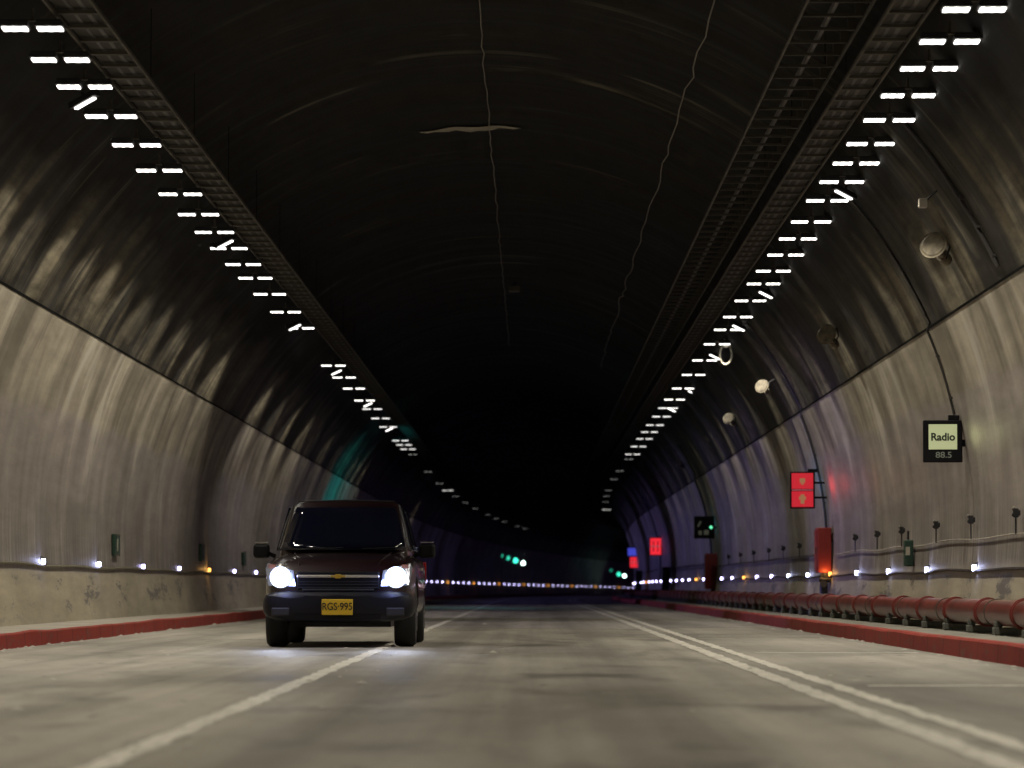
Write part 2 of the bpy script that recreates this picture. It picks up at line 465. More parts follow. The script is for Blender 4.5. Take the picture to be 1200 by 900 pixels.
def line(x0, x1, ds=None, wear=0.0):
    rnd = random.Random(int(abs(x0) * 100))
    def prof(d):
        j = rnd.uniform(-0.018, 0.018); k = rnd.uniform(-0.018, 0.018)
        return [(x0 + j, 0.004), (x1 + k, 0.004)]
    o = sweep('lane_line', prof, ds or frange(-20, 160, 0.35) + frange(163, 560, 6), M['line'], smooth=False)
    o['kind'] = 'structure'; return o
line(-1.70, -1.57)
line(1.74, 1.88)
line(2.02, 2.14)
for d0 in (26.2, 39.4, 52.6, 65.8):
    o = sweep('joint_strip', [(2.3, 0.004), (3.98, 0.004)], [d0, d0 + 0.26], M['line'], smooth=False); o['kind'] = 'structure'

# loose grit, paint chips and litter on the carriageway
rnd = random.Random(21); deb = MB()
for k in range(420):
    d = 15 + 95 * rnd.random() ** 1.6
    w = rnd.random()
    if w < 0.36: x = KL + abs(rnd.gauss(0, 0.10)) + 0.03
    elif w < 0.66: x = KR - abs(rnd.gauss(0, 0.12)) - 0.03
    elif w < 0.86: x = -1.63 + rnd.gauss(0, 0.22)
    else: x = rnd.uniform(-5, 4)
    q = rnd.uniform(0.012, 0.05) * (1.5 if rnd.random() < 0.1 else 1); a = rnd.uniform(0, PI); c = P(x, d, 0.006)
    pts = []
    for i in range(6):
        t_ = a + i * PI / 3; rr = q * rnd.uniform(0.5, 1.2)
        pts.append((c.x + rr * math.cos(t_), c.y + rr * 1.6 * math.sin(t_), c.z))
    top = (c.x, c.y, c.z + q * 0.35)
    deb.add(pts + [top], [(i, (i + 1) % 6, 6) for i in range(6)] + [(5, 4, 3, 2, 1, 0)])
tag(deb.build('road_grit', simple('pale_grit', (0.42, 0.40, 0.35), 0.8)), 'pale grit and paint chips scattered along the kerbs and lane line', 'grit', kind='stuff')

# ------------------------------------------------------------------ cable trays
def tray(label, x0, x1, z, d0, d1, m, step=0.87, cables=2, rail_h=0.03, arm=0, rw=0.05):
    t = thing('cable_tray', label, 'cable tray', (0, 0, 0), group='cable trays under the vault')
    for x in (x0, x1):
        sweep('rail', [(x - 0.012, z), (x + 0.012, z), (x + 0.012, z + rail_h), (x - 0.012, z + rail_h)], frange(d0, 160, 3) + frange(166, d1, 6), m, parent=t, closed=True, smooth=False)
    rest = MB(); n = 0; d = d0; proto = None
    while d < d1:
        if n < 100 and d > 30:
            if proto is None:
                b_ = MB().box((0, 0, 0), (x1 - x0 - 0.03, rw, 0.03))
                if not arm: b_.box(((x1 - x0) / 2 - 0.04, 0, 0.05), (0.09, 0.07, 0.13)); b_.box((-(x1 - x0) / 2 + 0.03, 0, 0.02), (0.05, 0.06, 0.06))
                proto = b_.build('rung', m, t)
                r = proto
            else:
                r = proto.copy(); col.objects.link(r)
            r.location = P((x0 + x1) / 2, d, z + 0.03); n += 1
        else:
            rest.box(P((x0 + x1) / 2, d, z + 0.03), (x1 - x0 - 0.03, rw, 0.03))
        d += step
    o = rest.build('rungs', m, t); o['kind'] = 'stuff'
    for k in range(cables):
        xx = x0 + 0.08 + (x1 - x0 - 0.16) * (k + 0.5) / cables
        rr = 0.03 + 0.012 * (k % 2)
        sweep('cable', [(xx + rr * math.cos(q * PI / 3), z + 0.05 + rr + rr * math.sin(q * PI / 3)) for q in range(6)], frange(d0, 160, 4) + frange(166, d1, 6), M['cable'], parent=t, closed=True)
    if arm:
        sweep('base_plate', [(x0 + 0.01, z + 0.062), (x1 - 0.01, z + 0.062)], frange(d0, 160, 3) + frange(166, d1, 6), M['plate'], parent=t)
    d = max(d0, 34) + 1
    while d < 160:
        if arm:
            xa = x0 if arm < 0 else x1
            xc = (x0 + x1) / 2
            o = MB().tube([P(xc, d, z + 0.065), P(xc, d, CZ + math.sqrt(RAD ** 2 - (xc - CX) ** 2))], 0.004, 5).build('hanger', M['shade_soot'], t)
        else:
            top = CZ + math.sqrt(RAD ** 2 - (x0 - CX) ** 2)
            o = MB().tube([P(x1, d, z + 0.05), P(x1, d, top)], 0.006, 5).build('hanger', M['shade_soot'], t)
        d += 5.2
    return t
tray('left cable tray with close brown rungs beside the left row of lamps', -4.20, -3.80, 5.72, 5, 330, M['rust'], arm=-1, rw=0.09)
tray('narrow brown cable tray directly beside the right row of lamps', 3.14, 3.50, 5.72, 5, 330, M['rust'], arm=1, rw=0.07)
tray('wide ladder tray with open rungs hung highest on the right of the vault', 2.50, 3.10, 5.95, 5, 330, M['rack'], cables=1, rw=0.035)

# ------------------------------------------------------------------ ceiling luminaires
def make_twin(lens, name='twin_ceiling_lamp', side=1):
    t = bpy.data.objects.new(name, None); col.objects.link(t); t.empty_display_size = 0.2
    for s in (-1, 1):
        b = MB().box((s * 0.155, 0, 0.026), (0.25, 0.30, 0.034))
        for k in range(6):
            b.box((s * 0.152, -0.14 + 0.056 * k, 0.058), (0.22, 0.010, 0.024))
        h = b.build('housing', M['greybox'], t)
        l = MB()
        for k in range(5): l.box((s * 0.155 - 0.088 + 0.044 * k, 0, -0.000), (0.041, 0.20, 0.016 - 0.005 * (k % 2)))
        l.build('lens', lens, h)
    a = MB().box((0, 0.0, 0.078), (0.40, 0.05, 0.016))
    a.box((0, 0, 0.135), (0.02, 0.03, 0.10))
    a.build('bracket', M['galv'], t)
    pw = {M['lens']: 1.0, M['lens_mid']: 0.75, M['lens_far']: 0.22}.get(lens, 0)
    if pw:
        sl = lamp_light('lamp_beam', 'SPOT', t, (0, 0, -0.03), SPOT_COL, SPOT_W * pw, 0.10, spot_size=R(116), spot_blend=0.32)
        sl.rotation_euler = (0, R(17) if side < 0 else R(6), 0)
    return t
protos = {(k, q): make_twin(M[k], side=q) for k in ('lens', 'lens_mid', 'lens_far', 'lens_dim') for q in (-1, 1)}
used = {}
LZ = 5.60
def place_twin(key, X, d, label, group, rz=0.0, z=LZ, tilt=0.0):
    key = (key, -1 if X < 0 else 1)
    if key in used: o = dup(protos[key])
    else: o = protos[key]; used[key] = 1; 
    o.location = P(X, d, z); o.rotation_euler = (0, tilt, rz + head(d))
    if key[0] == 'lens_dim': o.scale = (0.6, 0.6, 0.6)
    tag(o, label, 'ceiling lamp', group); return o
KIDS_INIT = [dup for _ in ()]
for k, o in protos.items():
    KIDS[o.name] = list(o.children)
    for c in o.children: KIDS[c.name] = list(c.children)
def depth(y): return 4500 * (LZ - CAMH) / (687 - y)
left_rows = [30, 67, 99, 134, 168, 198, 226, 250, 271, 290, 309, 325, 344, 365, 384, 428, 442, 455, 469, 479, 490, 500, 516, 521, 526]
right_rows = [8, 46, 78, 110, 139, 167, 190, 212, 234, 259, 279, 298, 317, 332, 352, 371, 386, 403, 422, 439, 455, 468, 478, 488, 498, 506, 514, 523, 532]
for side, rows, X in ((-1, left_rows, -4.40), (1, right_rows, 3.79)):
    sn = 'left' if side < 0 else 'right'
    n = 0
    dd = depth(rows[0]) - 2.7
    while dd > -12:      # the row goes on overhead, past the camera
        place_twin('lens', X, dd, 'twin white ceiling lamp of the %s row overhead, above the picture' % sn, 'ceiling lamps of the %s row above the picture' % sn)
        dd -= 2.7
    for y in rows:
        d = depth(y)
        key = 'lens' if d < 76 else ('lens_mid' if d < 104 else 'lens_far')
        place_twin(key, X, d, '%s lit twin lamp from the top of the %s ceiling row' % (ORD[n], sn), 'lit twin lamps of the %s ceiling row' % sn, rz=side * -0.02)
        n += 1
    d = depth(rows[-1]) + 5.5; rnd = random.Random(side + 9); j = 0
    while d < (330 if side < 0 else 250):
        key = 'lens_dim' if rnd.random() < 0.88 else 'lens_far'
        place_twin(key, X, d, 'tiny lamp far down the %s ceiling row, one of a thinning string of dots' % sn, 'distant lamps at the end of the %s ceiling row' % sn)
        d += 10.0 + rnd.uniform(0, 12); j += 1

# the turned single lamps between the rows
def make_spot():
    t = bpy.data.objects.new('angled_lamp', None); col.objects.link(t)
    MB().box((0, 0, 0.04), (0.10, 0.36, 0.06)).build('housing', M['greybox'], t)
    MB().box((0, 0, -0.002), (0.045, 0.28, 0.020)).build('lens', M['lens_mid'], t)
    MB().tube([(0, 0, 0.06), (0, 0.02, 0.2)], 0.014, 6).build('bracket', M['galv'], t)
    return t
sp = make_spot(); KIDS[sp.name] = list(sp.children); first = True
for side, pts in ((-1, [(97, 118), (263, 285), (345, 383), (394, 436), (431, 474), (456, 503)]), (1, [(990, 227), (898, 345), (866, 384), (838, 418), (812, 460), (787, 480)])):
    for i, (px, y) in enumerate(pts):
        z = LZ - 0.02; dd = 4500 * (z - CAMH) / (687 - y); X = (px - 622) * dd / 4500
        o = sp if first else dup(sp); first = False
        o.location = P(X, dd, z); o.rotation_euler = (-0.32, 0, R(-side * 52))
        tag(o, '%s small slanted lamp down the %s ceiling row, set askew between the twin lamps' % (ORD[i], 'left' if side < 0 else 'right'), 'ceiling lamp', 'small slanted lamps between the twin lamps')

# ------------------------------------------------------------------ wall marker lights on their cable
def cable(name, label, X, z, ds, r, m, sag=0.0, step=None, group=None):
    def prof(d):
        dz = sag * math.sin(d * 0.9) + sag * 0.6 * math.sin(d * 0.37 + 2)
        return [(X + r * math.cos(q * PI / 3), z + dz + r * math.sin(q * PI / 3)) for q in range(6)]
    o = sweep(name, prof, ds, m, closed=True)
    return tag(o, label, 'cable', group)
ZL, ZR = 1.03, 0.91
XL = wallx(-1, ZL) + 0.10; XR = wallx(1, ZR) - 0.10
cable('marker_cable', 'dark conduit feeding the marker lights along the left wall', XL - 0.0, ZL - 0.05, frange(10, 160, 1.5) + frange(166, 560, 6), 0.022, M['conduit'], 0.012)
cable('marker_cable', 'dark conduit feeding the marker lights along the right wall', XR + 0.0, ZR - 0.03, frange(10, 160, 1.5) + frange(166, 300, 6), 0.020, M['cable'], 0.012)
def make_stud(side, lensm, color, power, across=False):
    t = bpy.data.objects.new('marker_light', None); col.objects.link(t)
    b = MB().box((-side * 0.005, 0.05, 0.0), (0.07, 0.12, 0.10), taper=0.8)
    b.box((side * 0.045, 0.05, 0.0), (0.05, 0.16, 0.14))
    b.build('body', M['dark'], t, bevel=0.006)
    MB().box((-side * 0.01, -0.02, 0.0), (0.055, 0.03, 0.075)).build('lens', lensm, t, bevel=0.008)
    if across:
        lo = lamp_light('marker_glow', 'SPOT', t, (-side * 0.10, -0.04, 0.03), color, power, 0.03, spot_size=R(46), spot_blend=0.8)
        lo.rotation_euler = Vector((-side, -0.10, 0.03)).to_track_quat('-Z', 'Y').to_euler()
    else:
        lamp_light('marker_glow', 'POINT', t, (-side * 0.10, -0.10, 0.03), color, power, 0.03)
    return t
BLUE = (0.30, 0.32, 1.0)
studs = {}
for s in (-1, 1):
    studs[(s, 'w')] = make_stud(s, M['stud_white'], (0.50, 0.54, 1.0), 1.1)
    studs[(s, 'b')] = make_stud(s, M['stud_far'], (0.34, 0.29, 1.0), 1000.0 if s < 0 else 120.0, True)
    studs[(s, 'a')] = make_stud(s, M['stud_amber'], (1.0, 0.5, 0.12), 1.6)
for o in studs.values(): KIDS[o.name] = list(o.children)
su = set()
for side, X, z, d0, st, dend, am in ((-1, XL, ZL, 53.4 - 6.9, 6.9, 540, 5), (1, XR, ZR, 47.4 - 5.7, 5.7, 262, 5)):
    d = d0; i = 0
    sn = 'left' if side < 0 else 'right'
    while d < dend:
        a = (i % 5 == am % 5 and i > 0)
        k = (side, 'a' if a else ('b' if d > (66 if side < 0 else 84) else 'w'))
        o = studs[k] if k not in su else dup(studs[k]); su.add(k)
        o.location = P(X, d, z); o.rotation_euler = (0, 0, head(d))
        c = 'amber' if a else 'white'
        if side < 0 and d < 98:
            lab = 'glowing amber marker light on the left wall conduit, near the car' if a else '%s lit white marker light along the left wall conduit from the left edge' % ORD[max(0, i - 1 - (1 if i > 5 else 0))]
            if i == 0: lab = 'lit white marker light on the left wall conduit, just outside the left edge'
            g = 'marker lights on the left wall before the car'
        elif side < 0:
            lab = ('tiny amber' if a else 'tiny white') + ' marker light in the bright dotted line low on the far bending wall'
            g = ('amber' if a else 'white') + ' lights of the dotted line on the far bending wall'
        elif d < 70:
            lab = '%s white marker light above the red pipe from the right edge' % ORD[max(0, i - 1)]
            if i == 0: lab = 'white marker light above the red pipe, cut off by the right edge'
            g = 'marker lights above the red pipe'
        else:
            lab = ('tiny amber' if a else 'tiny white') + ' marker light in the row past the nearer red cabinet on the right wall'
            if a and d < 72: lab = 'amber marker light glowing beside the nearer red hydrant cabinet'
            g = ('amber' if a else 'white') + ' marker lights past the nearer red cabinet'
        tag(o, lab, 'marker light', g)
        d += st; i += 1

# ------------------------------------------------------------------ right wall: upper cable with bracket fittings
ZC = 1.27
cable('wall_cable', 'thin pale cable sagging along the right wall above the marker lights', wallx(1, ZC) - 0.10, ZC, frange(12, 69, 1.1), 0.010, M['palecable'], 0.014)
cable('wall_cable', 'thin dark cable along the right wall between the two red cabinets', wallx(1, ZC + .02) - 0.10, ZC + 0.02, frange(74, 160, 3), 0.02, M['cable'], 0.01)
cable('wall_cable', 'dark cable on the far right wall past the far red cabinet', wallx(1, ZC + .1) - 0.10, ZC + 0.12, frange(121, 240, 4), 0.035, M['cable'], 0.01)
def make_fitting():
    t = bpy.data.objects.new('wall_fitting', None); col.objects.link(t)
    MB().tube([(0, 0, -0.24), (0, 0, 0.0)], 0.016, 6).build('stem', M['dark'], t)
    b = MB().box((0, 0, 0.06), (0.10, 0.10, 0.13)); b.box((0.05, 0, 0.06), (0.06, 0.14, 0.08)); b.box((-0.05, -0.03, 0.03), (0.05, 0.05, 0.05), ry=0.5)
    b.build('clamp', M['dark'], t, bevel=0.012)
    MB().tube([(-0.07, -0.02, 0.11), (-0.02, -0.03, 0.13)], 0.022, 8).build('knob', M['galv'], t)
    return t
ft = make_fitting(); KIDS[ft.name] = list(ft.children)
fds = [43.2, 47.6, 51.7, 56.5, 60.5, 64.6] + [78, 83, 88, 94, 100, 106]
for i, d in enumerate(fds):
    o = ft if i == 0 else dup(ft)
    o.location = P(wallx(1, 1.5) - 0.15, d, 1.46); o.scale = (0.62, 0.62, 0.8)
    if d < 70: tag(o, '%s dark bracket fitting from the right edge, above the pale wall cable' % ORD[i], 'bracket', 'bracket fittings above the pale wall cable')
    else: tag(o, '%s small dark fitting past the nearer red cabinet on the dim wall' % ORD[i - 6], 'bracket', 'dark fittings between the red cabinets')

# small green box hanging between cables
t = thing('junction_box', 'small dark green box hung below the pale cable on the right wall', 'box', P(wallx(1, 1.15) - 0.16, 55.3, 1.16))
MB().box((0, 0, 0), (0.13, 0.22, 0.38)).build('case', M['green'], t, bevel=0.02)
MB().tube([(0, 0, 0.19), (0, 0, 0.32)], 0.014, 6).build('stem', M['dark'], t)
MB().box((-0.02, -0.113, 0.03), (0.06, 0.006, 0.12)).build('plate', M['palecable'], t)
# green plates on the left wall
for i, (d, z) in enumerate(((62.9, 1.36), (79.4, 1.38), (91.0, 1.34))):
    X = wallx(-1, z, RAD - 0.07) + 0.035
    t = thing('wall_plate', ['dark green wall plate on the left wall, the one farther from the car', 'dark green wall plate on the left wall above the amber light',
                             'dim green wall plate on the left wall, just beside the car mirror'][i], 'wall plate', P(X, d, z), group='green plates above the left conduit')
    MB().box((0, 0, 0), (0.06, 0.75, 0.36 if i < 2 else 0.3)).build('plate', M['green'], t, bevel=0.012)
    b = MB()
    for q in (-0.16, 0.16): b.box((0.033, 0, q), (0.01, 0.70, 0.02))
    b.build('frame', M['galv'], t)
    if i == 0: MB().box((0.034, -0.05, 0), (0.006, 0.12, 0.2)).build('symbol', M['palecable'], t)

# ------------------------------------------------------------------ conduits climbing the right lining
def arch_conduit(label, d, z0, z1, r=0.02):
    zs = [z0 + (z1 - z0) * i / 26 for i in range(27)]
    pts = []
    for z in zs:
        rr = (RAD - 0.07) if z < EDGE[1] + 0.05 else RAD
        pts.append(P(wallx(1, z, rr) - r - 0.01, d + 0.04 * math.sin(z * 3), z))
    b = MB().tube(pts, r, 6)
    for z in zs[2::5]:
        rr = (RAD - 0.07) if z < EDGE[1] + 0.05 else RAD
        b.box(P(wallx(1, z, rr) - 0.02, d, z), (0.05, 0.05, 0.03))
    return tag(b.build('conduit', M['cable'], smooth=True), label, 'conduit', 'conduits climbing the right wall')
arch_conduit('dark conduit climbing the right wall from the black radio sign', 48.5, 2.85, 5.6, 0.017)
arch_conduit('dark conduit climbing the right wall behind the bright red lane sign', 71.5, 1.0, 5.6, 0.024)
arch_conduit('dark conduit rising from the far red cabinet past the dark sign', 117, 1.0, 5.0, 0.03)
arch_conduit('dark conduit behind the small distant red sign', 163, 0.9, 4.6, 0.035)
arch_conduit('faint dark conduit high on the vault at the upper right edge', 41.0, 4.1, 5.7, 0.025)

# ------------------------------------------------------------------ signs on the right wall
def sign_case(t, w, h, dp=0.12):
    MB().box((0, 0, 0), (w, dp, h)).build('case', M['black'], t, bevel=0.012)
t = thing('radio_sign', 'square black sign reading Radio 88.5 on a pale yellow lit panel', 'sign', P(5.17, 48.2, 2.50), rz=R(-3))
sign_case(t, 0.49, 0.53)
MB().box((0.14, 0, 0.295), (0.14, 0.10, 0.07)).build('junction_box', M['black'], t, bevel=0.01)
MB().tube([(0.24, 0.03, -0.02), (0.34, 0.03, -0.02)], 0.045, 8).build('arm', M['black'], t)
pn = MB().box((0.0, -0.064, 0.055), (0.355, 0.008, 0.315)).build('panel', M['yellow_panel'], t)
tm = simple('dark_sign_lettering', (0.01, 0.01, 0.01), 0.6)
tx = text('lettering', 'Radio', 0.132, tm, t, (0, -0.072, 0.05), (R(90), 0, 0), 1.0, bold=0.03)
text('digits', '88.5', 0.105, M['olive_text'], t, (0.01, -0.066, -0.175), (R(90), 0, 0), 1.15)

def lane_sign(label, X, d, z, w, h, panel, full=True, group=None):
    t = thing('lane_signal', label, 'signal', P(X, d, z), rz=R(-3) + head(d), group=group)
    sign_case(t, w, h, 0.14)
    for s in (-1, 1):
        MB().box((0, -0.072, s * (h * 0.245)), (w * 0.86, 0.01, h * 0.43)).build('panel', panel, t)
    MB().box((0, -0.080, 0), (w * 0.86, 0.008, 0.012 if full else 0.03)).build('divider', M['pink'], t)
    if full:
        b = MB().box((0, -0.080, h * 0.245 + 0.01), (w * 0.22, 0.006, h * 0.12)); b.box((0, -0.080, h * 0.245 - 0.05), (w * 0.12, 0.006, 0.03))
        b.build('pictogram', M['pic'], t)
        b = MB().box((0, -0.080, -h * 0.245), (w * 0.15, 0.006, h * 0.26)); b.box((0, -0.080, -h * 0.22), (w * 0.28, 0.006, h * 0.09))
        b.build('pictogram', M['pic'], t)
    else:
        b = MB().box((-w * .18, -0.080, 0), (w * 0.07, 0.006, h * 0.6)); b.box((w * .18, -0.080, 0), (w * 0.07, 0.006, h * 0.6))
        b.build('pictogram', M['black'], t)
    MB().box((w * 0.42, 0.02, h * 0.53), (0.18, 0.08, 0.06)).build('cable_box', M['black'], t)
    b = MB()
    for s in (-1, 1): b.tube([(w * 0.5, 0.03, s * h * 0.2), (w * 0.5 + 0.22, 0.03, s * h * 0.2)], 0.02, 6)
    b.build('arm', M['black'], t)
    return t
lane_sign('bright red two-panel lane sign with a pale figure in each half', 5.02, 71.0, 2.46, 0.46, 0.68, M['red_panel'])
lane_sign('small glowing red sign with dark bars, distant on the right wall', 5.20, 160, 2.36, 0.52, 0.74, M['red_far'], False)
t2 = lane_sign('tiniest red light panel under a blue one at the end of the right wall', 5.35, 212, 2.05, 0.55, 0.60, M['red_far'], False)
t = thing('blue_sign', 'tiny deep blue lit sign above the farthest red one', 'sign', P(5.22, 211.5, 2.62), rz=head(212))
sign_case(t, 0.55, 0.5); MB().box((0, -0.066, 0), (0.48, 0.01, 0.42)).build('panel', M['blue_panel'], t)
# dark radio sign with a green dot
t = thing('dark_sign', 'unlit dark sign with one green dot above the far red cabinet', 'sign', P(5.10, 113, 2.42), rz=R(-3))
sign_case(t, 0.60, 0.66)
dm = emit('faint_sign_figures', (0.35, 0.4, 0.25), 0.05)
b = MB().box((-0.14, -0.065, 0.10), (0.05, 0.008, 0.18), ry=0.5); b.box((-0.12, -0.065, -0.16), (0.10, 0.008, 0.12)); b.box((0.06, -0.065, -0.15), (0.14, 0.008, 0.14))
b.build('pictogram', dm, t)
MB().tube([(0.20, -0.09, 0.0), (0.20, -0.06, 0.0)], 0.045, 10).build('lamp', M['green_dot'], t)
MB().tube([(0.3, 0.03, 0.0), (0.48, 0.03, 0.0)], 0.03, 6).build('arm', M['black'], t)

# lit panels and spots added behind two signs to tint the lining green-blue
teal = emit('added_teal_back_panel', (0.05, 0.55, 0.8), 1.5, (0.02, 0.1, 0.12))
for tt, w_, h_, colr, pw, aim in ((bpy.data.objects['lane_signal'], 0.40, 0.60, (0.04, 0.42, 1.0), 90, (0.35, 1.0, 0.25)), (bpy.data.objects['dark_sign'], 0.5, 0.55, (0.04, 0.85, 0.95), 5500, (-1.0, 1.0, -0.03))):
    MB().box((0, 0.078, 0), (w_, 0.01, h_)).build('added_back_panel', teal, tt)
    lo = lamp_light('added_back_glow', 'SPOT', tt, (0, 0.16, 0), colr, pw, 0.15, spot_size=R(42), spot_blend=1.0)
    lo.rotation_euler = Vector(aim).to_track_quat('-Z', 'Y').to_euler()

for tt, colr, pw in ((bpy.data.objects['lane_signal'], (1.0, 0.06, 0.05), 11), (bpy.data.objects['radio_sign'], (0.95, 0.95, 0.45), 3.5)):
    lo = lamp_light('panel_glow', 'SPOT', tt, (0, -0.22, 0), colr, pw, 0.12, spot_size=R(70), spot_blend=1.0)
    lo.rotation_euler = Vector((0.10, -1.0, 0.0)).to_track_quat('-Z', 'Y').to_euler()

# far green signals, and their wall reflections built as dim lamps
def green_signal_or_glint(px, y, d, r, s, label):
    X = (px - 622) * d / 4500; z = CAMH + (687 - y) * d / 4500
    t = thing('green_signal_or_glint', label, 'signal light', (X, d, z), group='green signal lights on the far wall')
    MB().box((0, 0.12, 0), (r * 2.6, 0.14, r * 2.6)).build('case', M['black'], t, bevel=0.02)
    m = emit('lit_green_signal_or_glint', (0.05 + 0.5 * (s > 8), 0.85, 0.55 + 0.2 * (s > 8)), s)
    MB().tube([(0, 0.05, 0), (0, -0.02, 0)], [r, r * 0.8], 14).build('lens', m, t)
    b = MB().tube([(0, 0.18, 0), (-0.35, 0.35, 0)], 0.03, 6).build('arm', M['black'], t)
    return t
green_signal_or_glint(613, 659.5, 352, 0.17, 14, 'brightest round green signal at the right end of the middle green cluster')
green_signal_or_glint(604, 656.5, 340, 0.22, 3.0, 'green wall reflection just left of the brightest signal, built as a dim lamp')
green_signal_or_glint(595, 653.5, 330, 0.18, 1.2, 'green wall reflection built as a lamp, third from the right in the middle cluster')
green_signal_or_glint(587, 650.5, 322, 0.17, 1.0, 'green wall reflection built as a lamp, fourth from the right in the middle cluster')
green_signal_or_glint(565.5, 636, 302, 0.16, 0.35, 'faintest green wall reflection built as a lamp, uppermost of the cluster')
green_signal_or_glint(731.5, 674.5, 470, 0.20, 10, 'bright green signal at the very end of the visible tunnel')
green_signal_or_glint(725, 672.5, 455, 0.22, 2.0, 'dim green reflection built as a lamp, just left of the tunnel end signal')
green_signal_or_glint(716, 668, 440, 0.16, 0.3, 'faint green reflection speck, built as a lamp, leading to the tunnel end signal')

# ------------------------------------------------------------------ horn loudspeakers along the right haunch
def make_horn():
    t = bpy.data.objects.new('horn_speaker', None); col.objects.link(t)
    # bell opening towards the camera and slightly down
    pts = [(0, 0.30, 0), (0, 0.22, 0), (0, 0.10, 0), (0, 0.02, 0), (0, 0.0, 0)]
    MB().tube(pts, [0.045, 0.05, 0.085, 0.145, 0.165], 20).build('bell', M['horn'], t, smooth=True)
    MB().tube([(0, -0.012, 0), (0, 0.004, 0)], [0.13, 0.15], 20).build('mouth', M['horn'], t, smooth=True)
    MB().tube([(0, 0.28, 0), (0, 0.42, 0)], 0.075, 12).build('driver', M['horn'], t, smooth=True)
    b = MB().tube([(0, 0.26, 0.04), (0.02, 0.26, 0.20), (0.16, 0.26, 0.30)], 0.018, 6)
    b.tube([(0.10, 0.20, -0.08), (0.14, 0.14, 0.05), (0.10, 0.10, 0.16)], 0.012, 6)
    b.build('bracket', M['dark'], t)
    return t
hn = make_horn(); KIDS[hn.name] = list(hn.children)
hl = ['large cream horn loudspeaker on the upper right wall, nearest the picture edge',
      'second cream horn loudspeaker down the right haunch, left of the largest one',
      'grey horn loudspeaker below the cable coil on the right haunch',
      'dim horn loudspeaker halfway down the dark right haunch',
      'faint horn loudspeaker, fifth along the dark right haunch',
      'farthest faint loudspeaker on the dark right haunch']
for i, (px, y, d) in enumerate(((1095, 286, 43.6), (969, 391, 58.8), (893, 452, 74), (854, 490, 89), (832, 512, 103), (795, 543, 121))):
    o = hn if i == 0 else dup(hn)
    o.location = ((px - 622) * d / 4500, d, CAMH + (687 - y) * d / 4500)
    o.rotation_euler = (R(-20), R(6), R(-30 + 4 * (i % 2)))
    if i > 1: o.scale = (0.85,) * 3
    tag(o, hl[i], 'loudspeaker', 'horn loudspeakers along the right haunch')
# small box above first horn
t = thing('sensor_box', 'small pale sensor box up and left of the largest loudspeaker', 'sensor', (461 * 42 / 4500, 42, CAMH + 450 * 42 / 4500))
MB().box((0, 0, 0), (0.09, 0.12, 0.10)).build('case', M['palecable'], t, bevel=0.01)
MB().tube([(0.03, 0, 0.03), (0.16, 0.02, 0.14)], 0.012, 6).build('bracket', M['dark'], t)
# coil of cable with a camera near the lamps
cd = 78.3
t = thing('cable_coil', 'loop of pale cable hanging from a bright fitting under the right lamp row', 'cable coil', (229 * cd / 4500, cd, CAMH + 275 * cd / 4500))
pts = [(0.12 * math.cos(a), 0.05 * math.sin(a * 2), -0.05 + 0.20 * math.sin(a)) for a in [2 * PI * k / 24 for k in range(25)]]
MB().tube(pts, 0.022, 8, caps=False).build('loop', simple('bright_pale_cable', (0.42, 0.40, 0.32), 0.5), t, smooth=True)
b = MB().box((0.05, 0, 0.19), (0.18, 0.15, 0.16)); b.tube([(0, -0.1, 0.15), (0, 0.06, 0.15)], 0.07, 10); b.build('fitting', simple('bright_fitting', (0.7, 0.68, 0.6), 0.3, 0.3), t, bevel=0.01)
MB().tube([(-0.28, 0, 0.24), (-0.12, 0, 0.2), (0.1, 0, 0.24), (0.38, 0, 0.28), (0.40, 0, 0.16)], 0.018, 6).build('bracket', M['palecable'], t)
cable('ceiling_wire', 'thin pale wire hanging along the crown of the vault', CX + 0.03, 7.60, frange(20, 110, 0.9), 0.008, M['wire'], 0.0)
o = bpy.data.objects['ceiling_wire']
rnd = random.Random(3)
for k in range(0, len(o.data.vertices), 6):
    jx, jz = rnd.uniform(-0.02, 0.02), rnd.uniform(-0.03, 0.01)
    for q in range(6): v = o.data.vertices[k + q]; v.co.x += jx; v.co.z += jz
cable('ceiling_wire', 'wavy pale wire sagging along the right of the vault', 2.0, 7.02, frange(20, 110, 1.2), 0.009, M['wire'], 0.03)
o = bpy.data.objects['ceiling_wire.001']
for k in range(0, len(o.data.vertices), 6):
    jx, jz = rnd.uniform(-0.035, 0.035), rnd.uniform(-0.03, 0.02)
    for q in range(6): v = o.data.vertices[k + q]; v.co.x += jx; v.co.z += jz
t = thing('ceiling_box', 'small box on the crown wire high in the dark vault', 'junction box', P(CX + 0.27, 88.5, 7.55))
MB().box((0, 0, 0), (0.26, 0.3, 0.14)).build('case', M['galv'], t, bevel=0.02)
MB().tube([(0, 0, 0.07), (0, 0, 0.16)], 0.02, 6).build('hanger', M['dark'], t)
# lime patch on the crown: thin crust on the vault
pm = simple('lime_crust', (0.34, 0.31, 0.235), 0.6, var=0.2, scale=3)
vs = []; fs = []
NN = 14
for i in range(NN + 1):
    for k in range(3):
        a = PI / 2 + 0.17 - (0.17 + 0.08) * i / NN
        wd = (0.55 * math.sin(PI * (i + 0.4) / (NN + 0.8)) + 0.10 * math.sin(i * 2.1)) * (k / 2.0)
        vs.append(P(CX + (RAD - 0.03) * math.cos(a), 58.5 + wd + 0.1 * math.sin(i), CZ + (RAD - 0.03) * math.sin(a)))
for i in range(NN):
    for k in range(2):
        a = i * 3 + k; fs.append((a, a + 1, a + 4, a + 3))
b = MB(); b.add(vs, fs)
lp = b.build('lime_patch', pm, tunnel); lp['label'] = 'pale lime crust across the crown of the vault'
md = lp.modifiers.new('s', 'SOLIDIFY'); md.thickness = 0.004

